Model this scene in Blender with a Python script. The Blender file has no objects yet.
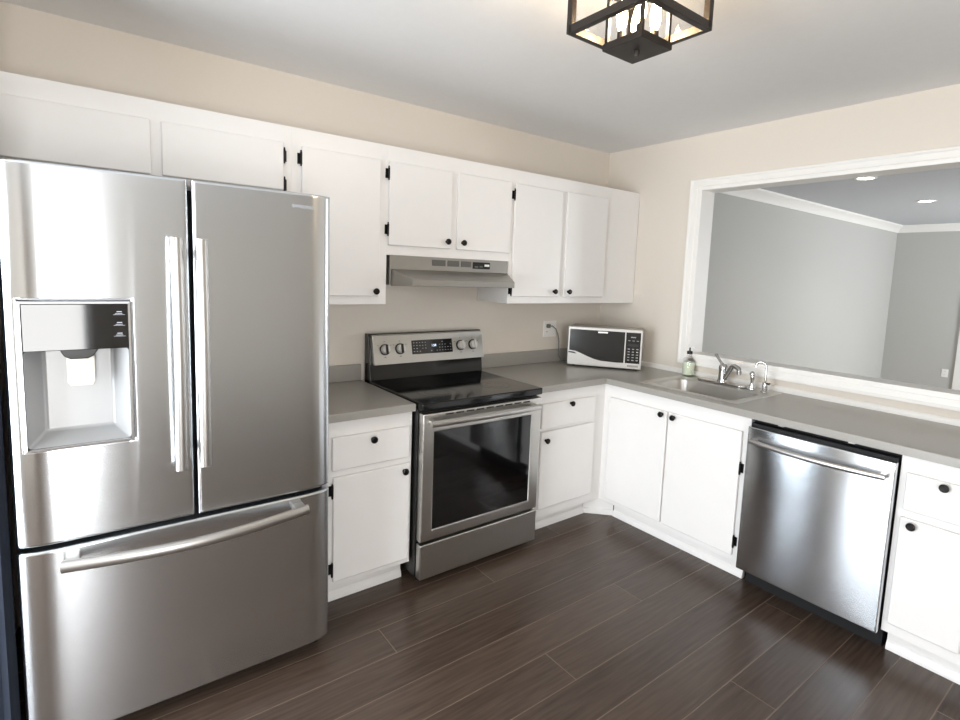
import bpy, bmesh, math, random
from mathutils import Matrix, Vector
random.seed(7)
S = bpy.context.scene
COL = S.collection

# ------------------------------------------------------------------ camera
cam_d = bpy.data.cameras.new('camera')
cam = bpy.data.objects.new('camera', cam_d)
COL.objects.link(cam)
R = Vector((0.79908125, -0.60009979, 0.03673413))
U = Vector((0.03563268, 0.10826227, 0.99348356))
F = Vector((0.6001662, 0.79256515, -0.10789352))
cam.matrix_world = Matrix(((R.x, U.x, -F.x, -3.2312), (R.y, U.y, -F.y, -2.7941), (R.z, U.z, -F.z, 1.5378), (0, 0, 0, 1)))
cam_d.sensor_fit = 'HORIZONTAL'
cam_d.sensor_width = 36.0
cam_d.lens = 531.37 * 36 / 960
cam_d.shift_x = (480 - 486.32) / 960
cam_d.shift_y = (331.41 - 360) / 960
cam_d.clip_start = 0.02
S.camera = cam

# ------------------------------------------------------------------ world, daylight, exposure
w = bpy.data.worlds.new('world')
S.world = w
w.use_nodes = True
w.node_tree.nodes['Background'].inputs[0].default_value = (0.75, 0.85, 1.0, 1)
w.node_tree.nodes['Background'].inputs[1].default_value = 1.0
S.view_settings.view_transform = 'Standard'
S.view_settings.look = 'None'
S.view_settings.gamma = 1
S.view_settings.exposure = 0.50
S.view_settings.use_curve_mapping = False


def area(name, loc, direction, sx, sy, watts, col):
    l = bpy.data.lights.new(name, 'AREA')
    l.shape = 'RECTANGLE'
    l.size = sx
    l.size_y = sy
    l.energy = watts
    l.color = col
    o = bpy.data.objects.new(name, l)
    o.location = loc
    o.rotation_euler = Vector(direction).to_track_quat('-Z', 'Y').to_euler()
    COL.objects.link(o)
    return o


# daylight through the glass door in the left wall, the window behind the camera and the next room's window
area('daylight_glass_door', (-5.07, -1.75, 1.08), (1, 0, 0), 1.58, 2.0, 100, (0.91, 0.96, 1.0))
area('daylight_back_door', (-3.68, -5.27, 1.12), (0, 1, 0), .86, 2.0, 54, (1.0, 0.985, 0.96))
area('daylight_next_room', (4.9, -4.36, 1.35), (0, 1, 0), 1.3, 2.0, 96, (0.92, 0.96, 1.0))


# ------------------------------------------------------------------ materials
def lin(h):
    h = h.lstrip('#')
    out = []
    for i in (0, 2, 4):
        c = int(h[i:i + 2], 16) / 255
        out.append(c / 12.92 if c <= .04045 else ((c + .055) / 1.055) ** 2.4)
    return (*out, 1)


def newmat(name):
    m = bpy.data.materials.new(name)
    m.use_nodes = True
    nt = m.node_tree
    return m, nt, nt.nodes['Principled BSDF']


def simple(name, hexc, rough=.5, metal=0., var=.04, scale=40., bump=0., stretch=(1, 1, 1), spec=None, coat=0.):
    m, nt, p = newmat(name)
    c = lin(hexc)
    tc = nt.nodes.new('ShaderNodeTexCoord')
    mp = nt.nodes.new('ShaderNodeMapping')
    mp.inputs['Scale'].default_value = stretch
    nt.links.new(tc.outputs['Object'], mp.inputs[0])
    nz = nt.nodes.new('ShaderNodeTexNoise')
    nz.inputs['Scale'].default_value = scale
    nz.inputs['Detail'].default_value = 4
    nt.links.new(mp.outputs[0], nz.inputs['Vector'])
    mx = nt.nodes.new('ShaderNodeMix')
    mx.data_type = 'RGBA'
    mx.inputs['A'].default_value = tuple(min(1, v * (1 - var)) for v in c[:3]) + (1,)
    mx.inputs['B'].default_value = tuple(min(1, v * (1 + var)) for v in c[:3]) + (1,)
    nt.links.new(nz.outputs['Fac'], mx.inputs['Factor'])
    nt.links.new(mx.outputs['Result'], p.inputs['Base Color'])
    p.inputs['Roughness'].default_value = rough
    p.inputs['Metallic'].default_value = metal
    if spec is not None:
        p.inputs['Specular IOR Level'].default_value = spec
    if coat:
        p.inputs['Coat Weight'].default_value = coat
        p.inputs['Coat Roughness'].default_value = .05
    if bump:
        b = nt.nodes.new('ShaderNodeBump')
        b.inputs['Strength'].default_value = bump
        b.inputs['Distance'].default_value = .002
        nt.links.new(nz.outputs['Fac'], b.inputs['Height'])
        nt.links.new(b.outputs[0], p.inputs['Normal'])
    return m


def steel(name, hexc, rough, aniso=.6, vertical=True):
    m = simple(name, hexc, rough, 1., .03, 6., 0, (1, 1, 60))
    nt = m.node_tree
    p = nt.nodes['Principled BSDF']
    t = nt.nodes.new('ShaderNodeTangent')
    t.direction_type = 'RADIAL'
    t.axis = 'Z'
    nt.links.new(t.outputs[0], p.inputs['Tangent'])
    p.inputs['Anisotropic'].default_value = aniso
    p.inputs['Anisotropic Rotation'].default_value = .25 if vertical else 0
    return m


def emit(name, hexc, strength):
    m, nt, p = newmat(name)
    p.inputs['Base Color'].default_value = lin(hexc)
    p.inputs['Emission Color'].default_value = lin(hexc)
    p.inputs['Emission Strength'].default_value = strength
    return m


def glass(name, hexc, rough=.0, ior=1.45):
    m, nt, p = newmat(name)
    p.inputs['Base Color'].default_value = lin(hexc)
    p.inputs['Roughness'].default_value = rough
    p.inputs['Transmission Weight'].default_value = 1
    p.inputs['IOR'].default_value = ior
    return m


def thin_glass(name):
    m, nt, p = newmat(name)
    nt.nodes.remove(p)
    out = nt.nodes['Material Output']
    tr = nt.nodes.new('ShaderNodeBsdfTransparent')
    gl = nt.nodes.new('ShaderNodeBsdfGlossy')
    gl.inputs['Roughness'].default_value = .02
    lw = nt.nodes.new('ShaderNodeLayerWeight')
    lw.inputs['Blend'].default_value = .5
    pw = nt.nodes.new('ShaderNodeMath')
    pw.operation = 'POWER'
    pw.inputs[1].default_value = 5
    nt.links.new(lw.outputs['Facing'], pw.inputs[0])
    fr = nt.nodes.new('ShaderNodeMath')
    fr.operation = 'MULTIPLY_ADD'
    fr.inputs[1].default_value = .5
    fr.inputs[2].default_value = .03
    nt.links.new(pw.outputs[0], fr.inputs[0])
    mx = nt.nodes.new('ShaderNodeMixShader')
    nt.links.new(fr.outputs[0], mx.inputs[0])
    nt.links.new(tr.outputs[0], mx.inputs[1])
    nt.links.new(gl.outputs[0], mx.inputs[2])
    nt.links.new(mx.outputs[0], out.inputs[0])
    return m


def wood_floor():
    m, nt, p = newmat('dark_plank_floor')
    N, L = nt.nodes, nt.links
    tc = N.new('ShaderNodeTexCoord')
    sx = N.new('ShaderNodeSeparateXYZ')
    L.new(tc.outputs['Object'], sx.inputs[0])

    def mth(op, a, b=None, c=None):
        n = N.new('ShaderNodeMath')
        n.operation = op
        for i, v in enumerate((a, b, c)):
            if v is None:
                continue
            if isinstance(v, (int, float)):
                n.inputs[i].default_value = v
            else:
                L.new(v, n.inputs[i])
        return n.outputs[0]
    W, RH = 2.4, .172
    yr = mth('DIVIDE', mth('ADD', sx.outputs[1], .84), RH)
    row = mth('FLOOR', yr)
    fy = mth('SUBTRACT', yr, row)
    xr = mth('DIVIDE', mth('SUBTRACT', sx.outputs[0], mth('MULTIPLY_ADD', row, 0.634, -1.641)), W)
    colm = mth('FLOOR', xr)
    fx = mth('SUBTRACT', xr, colm)
    dy = mth('MULTIPLY', mth('MINIMUM', fy, mth('SUBTRACT', 1, fy)), RH)
    dx = mth('MULTIPLY', mth('MINIMUM', fx, mth('SUBTRACT', 1, fx)), W)
    d = mth('MINIMUM', dx, dy)
    mr = N.new('ShaderNodeMapRange')
    mr.inputs['From Min'].default_value = .0008
    mr.inputs['From Max'].default_value = .0030
    L.new(d, mr.inputs['Value'])
    seam = mr.outputs[0]      # 0 in the seam, 1 on the board
    cx = N.new('ShaderNodeCombineXYZ')
    L.new(row, cx.inputs[0])
    L.new(colm, cx.inputs[1])
    wn = N.new('ShaderNodeTexWhiteNoise')
    wn.noise_dimensions = '2D'
    L.new(cx.outputs[0], wn.inputs['Vector'])
    # grain
    mp = N.new('ShaderNodeMapping')
    mp.inputs['Scale'].default_value = (1.6, 26, 1)
    L.new(tc.outputs['Object'], mp.inputs[0])
    ad = N.new('ShaderNodeVectorMath')
    ad.operation = 'ADD'
    L.new(mp.outputs[0], ad.inputs[0])
    L.new(wn.outputs['Color'], ad.inputs[1])
    nz = N.new('ShaderNodeTexNoise')
    nz.inputs['Scale'].default_value = 3.0
    nz.inputs['Detail'].default_value = 6
    L.new(ad.outputs[0], nz.inputs['Vector'])
    r1 = N.new('ShaderNodeValToRGB')
    r1.color_ramp.elements[0].position = .25
    r1.color_ramp.elements[0].color = lin('#3c3029')
    r1.color_ramp.elements[1].position = .8
    r1.color_ramp.elements[1].color = lin('#5a4b40')
    L.new(mth('ADD', mth('MULTIPLY', nz.outputs['Fac'], .75), mth('MULTIPLY', wn.outputs['Value'], .25)), r1.inputs[0])
    mx = N.new('ShaderNodeMix')
    mx.data_type = 'RGBA'
    mx.inputs['A'].default_value = lin('#6f5e51')  # seam colour lighter than the boards: bevel highlight painted in
    L.new(seam, mx.inputs['Factor'])
    L.new(r1.outputs[0], mx.inputs['B'])
    L.new(mx.outputs['Result'], p.inputs['Base Color'])
    p.inputs['Roughness'].default_value = .26
    p.inputs['Specular IOR Level'].default_value = .42
    # hand scraped ripples across the boards
    mp2 = N.new('ShaderNodeMapping')
    mp2.inputs['Scale'].default_value = (26, 5, 1)
    L.new(tc.outputs['Object'], mp2.inputs[0])
    nz2 = N.new('ShaderNodeTexNoise')
    nz2.inputs['Scale'].default_value = 1.0
    nz2.inputs['Detail'].default_value = 2
    L.new(mp2.outputs[0], nz2.inputs['Vector'])
    hgt = mth('ADD', mth('MULTIPLY', seam, .8), mth('ADD', mth('MULTIPLY', nz2.outputs['Fac'], .5), mth('MULTIPLY', nz.outputs['Fac'], .25)))
    b = N.new('ShaderNodeBump')
    b.inputs['Strength'].default_value = .5
    b.inputs['Distance'].default_value = .0025
    L.new(hgt, b.inputs['Height'])
    L.new(b.outputs[0], p.inputs['Normal'])
    return m


M = {}
M['floor'] = wood_floor()
M['wall'] = simple('cream_wall_paint', '#e2dacf', .75, 0, .015, 60, .08)
M['ceiling'] = simple('ceiling_paint', '#ececec', .85, 0, .02, 30, .1)
M['wall2'] = simple('grey_wall_paint', '#bdbcb8', .75, 0, .02, 60, .08)
M['ceiling2'] = simple('next_room_ceiling_paint', '#c6c9ce', .85, 0, .02, 30)
M['floor2'] = simple('next_room_bounce_floor', '#b9ad9c', .9, 0, .08, 200, .1)  # unseen floor, coloured pale to bounce light up to the ceiling
M['trim'] = simple('white_trim_paint', '#f2f0ec', .4, 0, .01, 20)
M['white'] = simple('white_cabinet_paint', '#f1efed', .38, 0, .015, 14, .06, (1, 1, 1))
M['counter'] = simple('grey_laminate', '#a29f99', .28, 0, .10, 160, 0)
M['steel'] = steel('brushed_stainless', '#d5d9dd', .20, .88)
M['steel2'] = steel('satin_stainless', '#cbc9c4', .30, .5, False)
M['hood'] = simple('hood_stainless', '#a5a29c', .38, .9, .03, 20)
M['handle'] = simple('polished_steel_bar', '#c2c0bd', .36, 1., .02, 20)
M['chrome'] = simple('chrome', '#c9c9c9', .08, 1., .01, 5)
M['sink'] = simple('sink_steel', '#d2d0cc', .36, 1., .05, 30, 0, (1, 8, 1))
M['black'] = simple('black_plastic', '#101011', .35, 0, .1, 20)
M['void'] = simple('dark_recess', '#08080a', .7, 0, .1, 20)
M['blackglass'] = simple('black_glass', '#060607', .06, 0, .1, 8, 0, coat=.6)
M['cooktop'] = simple('black_ceramic_glass', '#0a0a0b', .09, 0, .1, 8)
M['burner'] = simple('burner_ring_print', '#38383a', .2, 0, .1, 20)
M['knob'] = simple('dark_bronze_knob', '#1d1a19', .3, .6, .15, 90)
M['hinge'] = simple('black_hinge', '#151414', .4, .5, .1, 60)
M['bronze'] = simple('dark_bronze_metal', '#3a3531', .42, .6, .1, 50)
M['glass'] = thin_glass('clear_pane_glass')
M['bottle'] = thin_glass('clear_bottle_glass')
M['soap'] = simple('pale_green_soap', '#dde8d0', .15, 0, .03, 20)
M['dispgrey'] = simple('dispenser_grey', '#a9aaab', .25, .1, .03, 10)
M['silverlip'] = simple('bright_silver_edge', '#e6e6e6', .25, .8, .02, 10)
M['paddle'] = simple('ivory_paddle', '#d8d4ca', .2, 0, .03, 10)
M['mwsilver'] = simple('silver_plastic', '#dcdad6', .3, .2, .03, 20)
M['mwtop'] = simple('microwave_case', '#a5a29c', .4, .3, .03, 20)
M['plate'] = simple('white_plastic', '#f4f2ee', .35, 0, .01, 20)
M['slot'] = simple('dark_slot', '#2a2826', .6, 0, .05, 20)
M['mark'] = simple('pale_printed_marks', '#b8bcc4', .5, 0, .02, 20)
M['mwglass'] = simple('dark_mesh_glass', '#1b1c1c', .16, 0, .2, 400)
M['cord'] = simple('grey_cord', '#6d6c69', .5, 0, .05, 40)
M['digit'] = emit('display_digits', '#cfe4ff', 1.2)
M['bulb'] = emit('warm_bulb', '#ffe2b8', 90)
M['down'] = emit('downlight_lens', '#fffaf0', 12)
M['navy'] = simple('navy_fabric', '#121b2a', .9, 0, .12, 120, .2)
M['hoodvent'] = simple('hood_vent_grille', '#6f6d69', .5, .6, .1, 30)
M['dark_steel'] = simple('dark_steel', '#4a4a4a', .35, .9, .05, 30)


# ------------------------------------------------------------------ mesh helpers
def bevel_sharp(bm, width, seg=2, ang=40):
    bmesh.ops.recalc_face_normals(bm, faces=bm.faces)
    es = [e for e in bm.edges if len(e.link_faces) == 2 and e.calc_face_angle(0) > math.radians(ang)]
    if es and width:
        bmesh.ops.bevel(bm, geom=es, offset=width, segments=seg, profile=.5, affect='EDGES', clamp_overlap=True)


class B:
    """Collects shapes in world coordinates; build() links them as ONE mesh object."""

    def __init__(self):
        self.bm = bmesh.new()

    def merge(self, t):
        me = bpy.data.meshes.new('tmp')
        t.to_mesh(me)
        t.free()
        self.bm.from_mesh(me)
        bpy.data.meshes.remove(me)
        return self

    def box(self, x0, x1, y0, y1, z0, z1, bev=0., seg=2, rot=None):
        t = bmesh.new()
        bmesh.ops.create_cube(t, size=1)
        mat = Matrix.Translation(((x0 + x1) / 2, (y0 + y1) / 2, (z0 + z1) / 2)) @ Matrix.Diagonal((abs(x1 - x0), abs(y1 - y0), abs(z1 - z0), 1))
        bmesh.ops.transform(t, matrix=mat, verts=t.verts)
        if bev:
            bevel_sharp(t, bev, seg)
        if rot is not None:
            bmesh.ops.transform(t, matrix=rot, verts=t.verts)
        return self.merge(t)

    def cyl(self, p0, p1, r0, r1=None, n=24, bev=0.):
        r1 = r0 if r1 is None else r1
        p0, p1 = Vector(p0), Vector(p1)
        d = p1 - p0
        t = bmesh.new()
        bmesh.ops.create_cone(t, cap_ends=True, segments=n, radius1=r0, radius2=r1, depth=d.length)
        if bev:
            bevel_sharp(t, bev, 2, 60)
        mat = Matrix.Translation((p0 + p1) / 2) @ d.to_track_quat('Z', 'Y').to_matrix().to_4x4()
        bmesh.ops.transform(t, matrix=mat, verts=t.verts)
        return self.merge(t)

    def lathe(self, prof, base, axis=(0, 0, 1), n=28):
        t = bmesh.new()
        rings = []
        for r, h in prof:
            if r < 1e-6:
                rings.append([t.verts.new((0, 0, h))])
            else:
                rings.append([t.verts.new((r * math.cos(2 * math.pi * k / n), r * math.sin(2 * math.pi * k / n), h)) for k in range(n)])
        for a, b in zip(rings[:-1], rings[1:]):
            for k in range(n):
                k2 = (k + 1) % n
                if len(a) == 1 and len(b) == 1:
                    continue
                if len(a) == 1:
                    t.faces.new((a[0], b[k], b[k2]))
                elif len(b) == 1:
                    t.faces.new((a[k], a[k2], b[0]))
                else:
                    t.faces.new((a[k], a[k2], b[k2], b[k]))
        mat = Matrix.Translation(base) @ Vector(axis).to_track_quat('Z', 'Y').to_matrix().to_4x4()
        bmesh.ops.transform(t, matrix=mat, verts=t.verts)
        return self.merge(t)

    def tube(self, pts, ra, rb=None, n=12, side=None):
        """sweep an ellipse (ra along 'side', rb across it) through pts"""
        rb = ra if rb is None else rb
        pts = [Vector(p) for p in pts]
        t = bmesh.new()
        rings = []
        ref = Vector(side) if side else None
        for i, p in enumerate(pts):
            d = (pts[min(i + 1, len(pts) - 1)] - pts[max(i - 1, 0)]).normalized()
            if ref is None:
                ref = d.orthogonal()
            a = (ref - d * ref.dot(d)).normalized()
            if not side:
                ref = a
            b = d.cross(a)
            k_ra = ra[i] if isinstance(ra, (list, tuple)) else ra
            k_rb = rb[i] if isinstance(rb, (list, tuple)) else rb
            rings.append([t.verts.new(p + a * k_ra * math.cos(2 * math.pi * k / n) + b * k_rb * math.sin(2 * math.pi * k / n)) for k in range(n)])
        for r0, r1 in zip(rings[:-1], rings[1:]):
            for k in range(n):
                t.faces.new((r0[k], r0[(k + 1) % n], r1[(k + 1) % n], r1[k]))
        t.faces.new(rings[0])
        t.faces.new(rings[-1])
        return self.merge(t)

    def prism(self, poly, axis, a0, a1, bev=0., seg=2):
        """poly: 2-D points in the plane across axis ('x': (y,z), 'y': (x,z), 'z': (x,y))"""
        t = bmesh.new()

        def P(q, a):
            return {'x': (a, q[0], q[1]), 'y': (q[0], a, q[1]), 'z': (q[0], q[1], a)}[axis]
        v0 = [t.verts.new(P(q, a0)) for q in poly]
        v1 = [t.verts.new(P(q, a1)) for q in poly]
        t.faces.new(v0)
        t.faces.new(v1)
        for i in range(len(poly)):
            j = (i + 1) % len(poly)
            t.faces.new((v0[i], v0[j], v1[j], v1[i]))
        if bev:
            bevel_sharp(t, bev, seg, 30)
        return self.merge(t)

    def cells(self, xs, ys, keep, z0, z1, bev=0., seg=3):
        """a slab made of the grid cells for which keep(xc, yc) is true"""
        t = bmesh.new()
        vt, vb = {}, {}
        for i, x in enumerate(xs):
            for j, y in enumerate(ys):
                vt[i, j] = t.verts.new((x, y, z1))
                vb[i, j] = t.verts.new((x, y, z0))
        nx, ny = len(xs) - 1, len(ys) - 1
        K = {(i, j): keep((xs[i] + xs[i + 1]) / 2, (ys[j] + ys[j + 1]) / 2) for i in range(nx) for j in range(ny)}
        for (i, j), k in K.items():
            if not k:
                continue
            q = [(i, j), (i + 1, j), (i + 1, j + 1), (i, j + 1)]
            t.faces.new([vt[c] for c in q])
            t.faces.new([vb[c] for c in reversed(q)])
            for a, b, nb in ((q[0], q[1], (i, j - 1)), (q[1], q[2], (i + 1, j)), (q[2], q[3], (i, j + 1)), (q[3], q[0], (i - 1, j))):
                if not K.get(nb, False):
                    t.faces.new((vt[a], vb[a], vb[b], vt[b]))
        bmesh.ops.delete(t, geom=[v for v in t.verts if not v.link_faces], context='VERTS')
        bmesh.ops.recalc_face_normals(t, faces=t.faces)
        if bev:
            es = [e for e in t.edges if len(e.link_faces) == 2 and e.calc_face_angle(0) > 1 and all(abs(v.co.z - z1) < 1e-5 for v in e.verts)]
            bmesh.ops.bevel(t, geom=es, offset=bev, segments=seg, profile=.5, affect='EDGES')
        return self.merge(t)

    def build(self, name, mat, parent=None, smooth=True, recalc=True):
        bm = self.bm
        if recalc:
            bmesh.ops.recalc_face_normals(bm, faces=bm.faces)
        off = WORLD.get(parent.name, Matrix.Identity(4)).inverted() if parent else None
        me = bpy.data.meshes.new(name)
        o = bpy.data.objects.new(name, me)
        if parent:
            bmesh.ops.transform(bm, matrix=off, verts=bm.verts)
            WORLD[o.name] = WORLD[parent.name]
        bm.to_mesh(me)
        bm.free()
        if smooth:
            me.polygons.foreach_set('use_smooth', [True] * len(me.polygons))
            me.set_sharp_from_angle(angle=math.radians(35))
        wn = o.modifiers.new('normals', 'WEIGHTED_NORMAL')
        wn.keep_sharp = True
        me.materials.append(M[mat] if isinstance(mat, str) else mat)
        COL.objects.link(o)
        if parent:
            o.parent = parent
        else:
            WORLD[o.name] = Matrix.Identity(4)
        return o


WORLD = {}


def thing(name, label, cat, loc, rz=0., group=None):
    o = bpy.data.objects.new(name, None)
    o.empty_display_size = .05
    COL.objects.link(o)
    o.location = loc
    o.rotation_euler = (0, 0, rz)
    WORLD[o.name] = Matrix.Translation(loc) @ Matrix.Rotation(rz, 4, 'Z')
    tag(o, label, cat, group)
    return o


def tag(o, label, cat, group=None):
    o['label'] = label
    o['category'] = cat
    if group:
        o['group'] = group
    return o


def struct(o):
    o['kind'] = 'structure'
    return o


def text_mesh(body, size, mat, name, parent, matrix, extrude=.0004):
    cu = bpy.data.curves.new('t', 'FONT')
    cu.body = body
    cu.size = size
    cu.extrude = extrude
    cu.align_x = 'CENTER'
    cu.align_y = 'CENTER'
    t = bpy.data.objects.new('t', cu)
    COL.objects.link(t)
    dg = bpy.context.evaluated_depsgraph_get()
    me = bpy.data.meshes.new_from_object(t.evaluated_get(dg))
    bpy.data.objects.remove(t)
    b = B()
    b.bm.from_mesh(me)
    bmesh.ops.transform(b.bm, matrix=matrix, verts=b.bm.verts)
    return b.build(name, mat, parent, smooth=False)


FACE_Y = Matrix.Rotation(math.radians(90), 4, 'X')            # text in the x-z plane facing -y


# ------------------------------------------------------------------ the setting
H = 2.482
XW, YS = -4.95, -5.15          # left wall, back wall
struct(B().box(XW - .1, 0.0, YS - .1, .1, -.1, 0).build('floor', 'floor', smooth=False))
struct(B().box(XW - .1, 0.06, YS - .1, .1, H, H + .1).build('ceiling', 'ceiling', smooth=False))
struct(B().box(XW - .1, 0.0, 0, .1, 0, H).build('wall_back', 'wall', smooth=False))
# wall with the pass-through opening
OY0, OY1, OZ0, OZ1 = -.788, -2.62, 1.045, 2.140
struct(B().cells([0, 1], [0], None, 0, 1).build('x', 'wall')) if False else None
wr = B()
wr.box(0, .13, OY0, .0, 0, H).box(0, .13, YS - .1, OY1, 0, H).box(0, .13, OY1, OY0, 0, OZ0).box(0, .13, OY1, OY0, OZ1, H)
struct(wr.build('wall_right', 'wall', smooth=False))
# left wall with the glass door opening
wl = B()
DY0, DY1, DZ1 = -2.60, -.90, 2.12
wl.box(XW - .1, XW, YS, DY0, 0, H).box(XW - .1, XW, DY1, 0, 0, H).box(XW - .1, XW, DY0, DY1, DZ1, H)
struct(wl.build('wall_left', 'wall', smooth=False))
dr = B()
for y0, y1, z0, z1 in ((DY0, DY0 + .05, 0, DZ1), (DY1 - .05, DY1, 0, DZ1), (DY0, DY1, DZ1 - .05, DZ1), (DY0, DY1, 0, .08), (-1.79, -1.71, 0, DZ1)):
    dr.box(XW - .08, XW - .02, y0, y1, z0, z1)
dd = struct(dr.build('door_1', 'trim', smooth=False))
B().box(XW - .06, XW - .05, DY0 + .05, DY1 - .05, .08, DZ1 - .05).build('pane', 'glass', dd, smooth=False)
# back wall with window
wb = B()
WX0, WX1, WZ1 = -4.18, -3.18, 2.18
wb.box(XW, WX0, YS - .1, YS, 0, H).box(WX1, 0, YS - .1, YS, 0, H).box(WX0, WX1, YS - .1, YS, WZ1, H)
struct(wb.build('wall_front', 'wall', smooth=False))
wf = B()
for x0, x1, z0, z1 in ((WX0, WX0 + .05, 0, WZ1), (WX1 - .05, WX1, 0, WZ1), (WX0, WX1, 0, .08), (WX0, WX1, WZ1 - .05, WZ1)):
    wf.box(x0, x1, YS + .0, YS + .05, z0, z1)
win = struct(wf.build('door_2', 'trim', smooth=False))
B().box(WX0 + .05, WX1 - .05, YS - .03, YS - .02, .08, WZ1 - .05).build('pane', 'glass', win, smooth=False)

struct(B().box(-3.61, -3.51, -.78, -.0, 0, H).build('wall_shade_stub', 'wall', smooth=False))  # unseen wall stub added to shade the upper-left corner and refrigerator edge

# casing round the pass-through, moulded: flat board + raised outer bead
def casing(b, ya, yb, za, zb, wd=.070):
    """picture-frame casing: outer rectangle ya>yb, za<zb on the face x=0 of the right wall"""
    prof = [(0, .0), (.022, .0), (.024, .005), (.022, .012), (.016, .017), (.015, .045), (.011, .050), (.012, .061), (.008, .070), (0, .070)]
    t = bmesh.new()
    loops = []
    for (y, z, dy, dz) in ((ya, za, -1, 1), (yb, za, 1, 1), (yb, zb, 1, -1), (ya, zb, -1, -1)):
        loops.append([t.verts.new((-h, y + dy * o, z + dz * o)) for h, o in prof])
    n = len(prof)
    for a in range(4):
        c, d = loops[a], loops[(a + 1) % 4]
        for k in range(n):
            t.faces.new((c[k], c[(k + 1) % n], d[(k + 1) % n], d[k]))
    b.merge(t)
    return b


struct(casing(B(), -.722, -2.72, .985, 2.197).build('trim_1', 'trim'))
jm = B()      # lining boards of the opening
jm.box(-.006, .145, OY0 - .012, OY0, OZ0, OZ1).box(-.006, .145, OY1, OY1 + .012, OZ0, OZ1)
jm.box(-.006, .145, OY1 + .012, OY0 - .012, OZ1 - .012, OZ1).box(-.006, .145, OY1 + .012, OY0 - .012, OZ0, OZ0 + .014)
struct(jm.build('trim_2', 'trim', smooth=False))
struct(B().prism([(0, .9145), (-.016, .9145), (-.016, .934), (-.012, .943), (-.006, .947), (0, .947)], 'y', -2.95, -.0).build('trim_3', 'trim'))

# the next room, seen through the opening
X2, Y2 = 6.6, -4.45
struct(B().box(.13, X2 + .1, Y2 - .1, .1, -.1, 0).build('floor_next_room', 'floor2', smooth=False))
struct(B().box(.06, X2 + .1, Y2 - .1, .1, H, H + .1).build('ceiling_next_room', 'ceiling2', smooth=False))
struct(B().box(.0, X2 + .1, 0.0, .1, 0, H).build('wall_next_room_back', 'wall2', smooth=False))
struct(B().box(X2, X2 + .1, Y2, .0, 0, H).build('wall_next_room_far', 'wall2', smooth=False))
nf = B()
NX0, NX1, NZ1 = 4.15, 5.65, 2.2
nf.box(.13, NX0, Y2 - .1, Y2, 0, H).box(NX1, X2, Y2 - .1, Y2, 0, H).box(NX0, NX1, Y2 - .1, Y2, NZ1, H).box(NX0, NX1, Y2 - .1, Y2, 0, .25)
struct(nf.build('wall_next_room_front', 'wall2', smooth=False))
nw = B()
for x0, x1, z0, z1 in ((NX0, NX0 + .05, .25, NZ1), (NX1 - .05, NX1, .25, NZ1), (NX0, NX1, .25, .30), (NX0, NX1, NZ1 - .05, NZ1), (4.88, 4.92, .25, NZ1)):
    nw.box(x0, x1, Y2 - .08, Y2 - .03, z0, z1)
nwo = struct(nw.build('window_2', 'trim', smooth=False))
B().box(NX0 + .05, NX1 - .05, Y2 - .06, Y2 - .055, .30, NZ1 - .05).build('pane', 'glass', nwo, smooth=False)
# wall skin of the next room side of the right wall (grey paint)
ws = B()
ws.box(.13, .134, OY0, -.0, 0, H).box(.13, .134, Y2, OY1, 0, H).box(.13, .134, OY1, OY0, 0, OZ0).box(.13, .134, OY1, OY0, OZ1, H)
struct(ws.build('wall_next_room_near', 'wall2', smooth=False))
crown = [(0, 0), (0, -.105), (-.012, -.105), (-.016, -.085), (-.035, -.055), (-.06, -.03), (-.078, -.018), (-.082, 0)]
struct(B().prism([(y, H + z) for y, z in crown], 'x', .134, X2).build('trim_4', 'trim'))
struct(B().prism([(X2 + y, H + z) for y, z in crown], 'y', Y2, -.0).build('trim_5', 'trim'))
bb = [(0, 0), (-.016, 0), (-.016, .10), (-.010, .125), (-.004, .135), (0, .135)]
struct(B().prism(bb, 'x', .134, X2).build('baseboard_next_room_back', 'trim'))
struct(B().prism([(X2 + y, z) for y, z in bb], 'y', Y2, 0).build('baseboard_next_room_far', 'trim'))
# white door casing on the far wall
struct(B().box(X2 - .025, X2, -.98, -.86, 0, 2.1, .006).box(X2 - .03, X2, -2.0, -.86, 2.1, 2.2, .006).build('trim_6', 'trim'))

for x, y, lab in ((2.19, -.98, 'round white recessed downlight nearest the pass-through opening'), (3.96, -.97, 'round white recessed downlight farther back in the next room')):
    t = thing('recessed_downlight', lab, 'ceiling light', (x, y, H), group='downlights in the next room')
    B().lathe([(.062, -.001), (.085, -.001), (.086, -.006), (.075, -.010), (.062, -.006), (.062, -.001)], (x, y, H)).build('trim_ring', 'plate', t)
    B().lathe([(0, -.002), (.061, -.002), (.061, -.0045), (0, -.0055)], (x, y, H)).build('lens', 'down', t)
    l = bpy.data.lights.new('downlight_glow', 'SPOT')
    l.energy = 9
    l.spot_size = 2.2
    l.spot_blend = .8
    l.color = (1, .93, .84)
    l.shadow_soft_size = .05
    lo = bpy.data.objects.new('downlight_glow', l)
    lo.location = (x, y, H - .03)
    COL.objects.link(lo)


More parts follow.
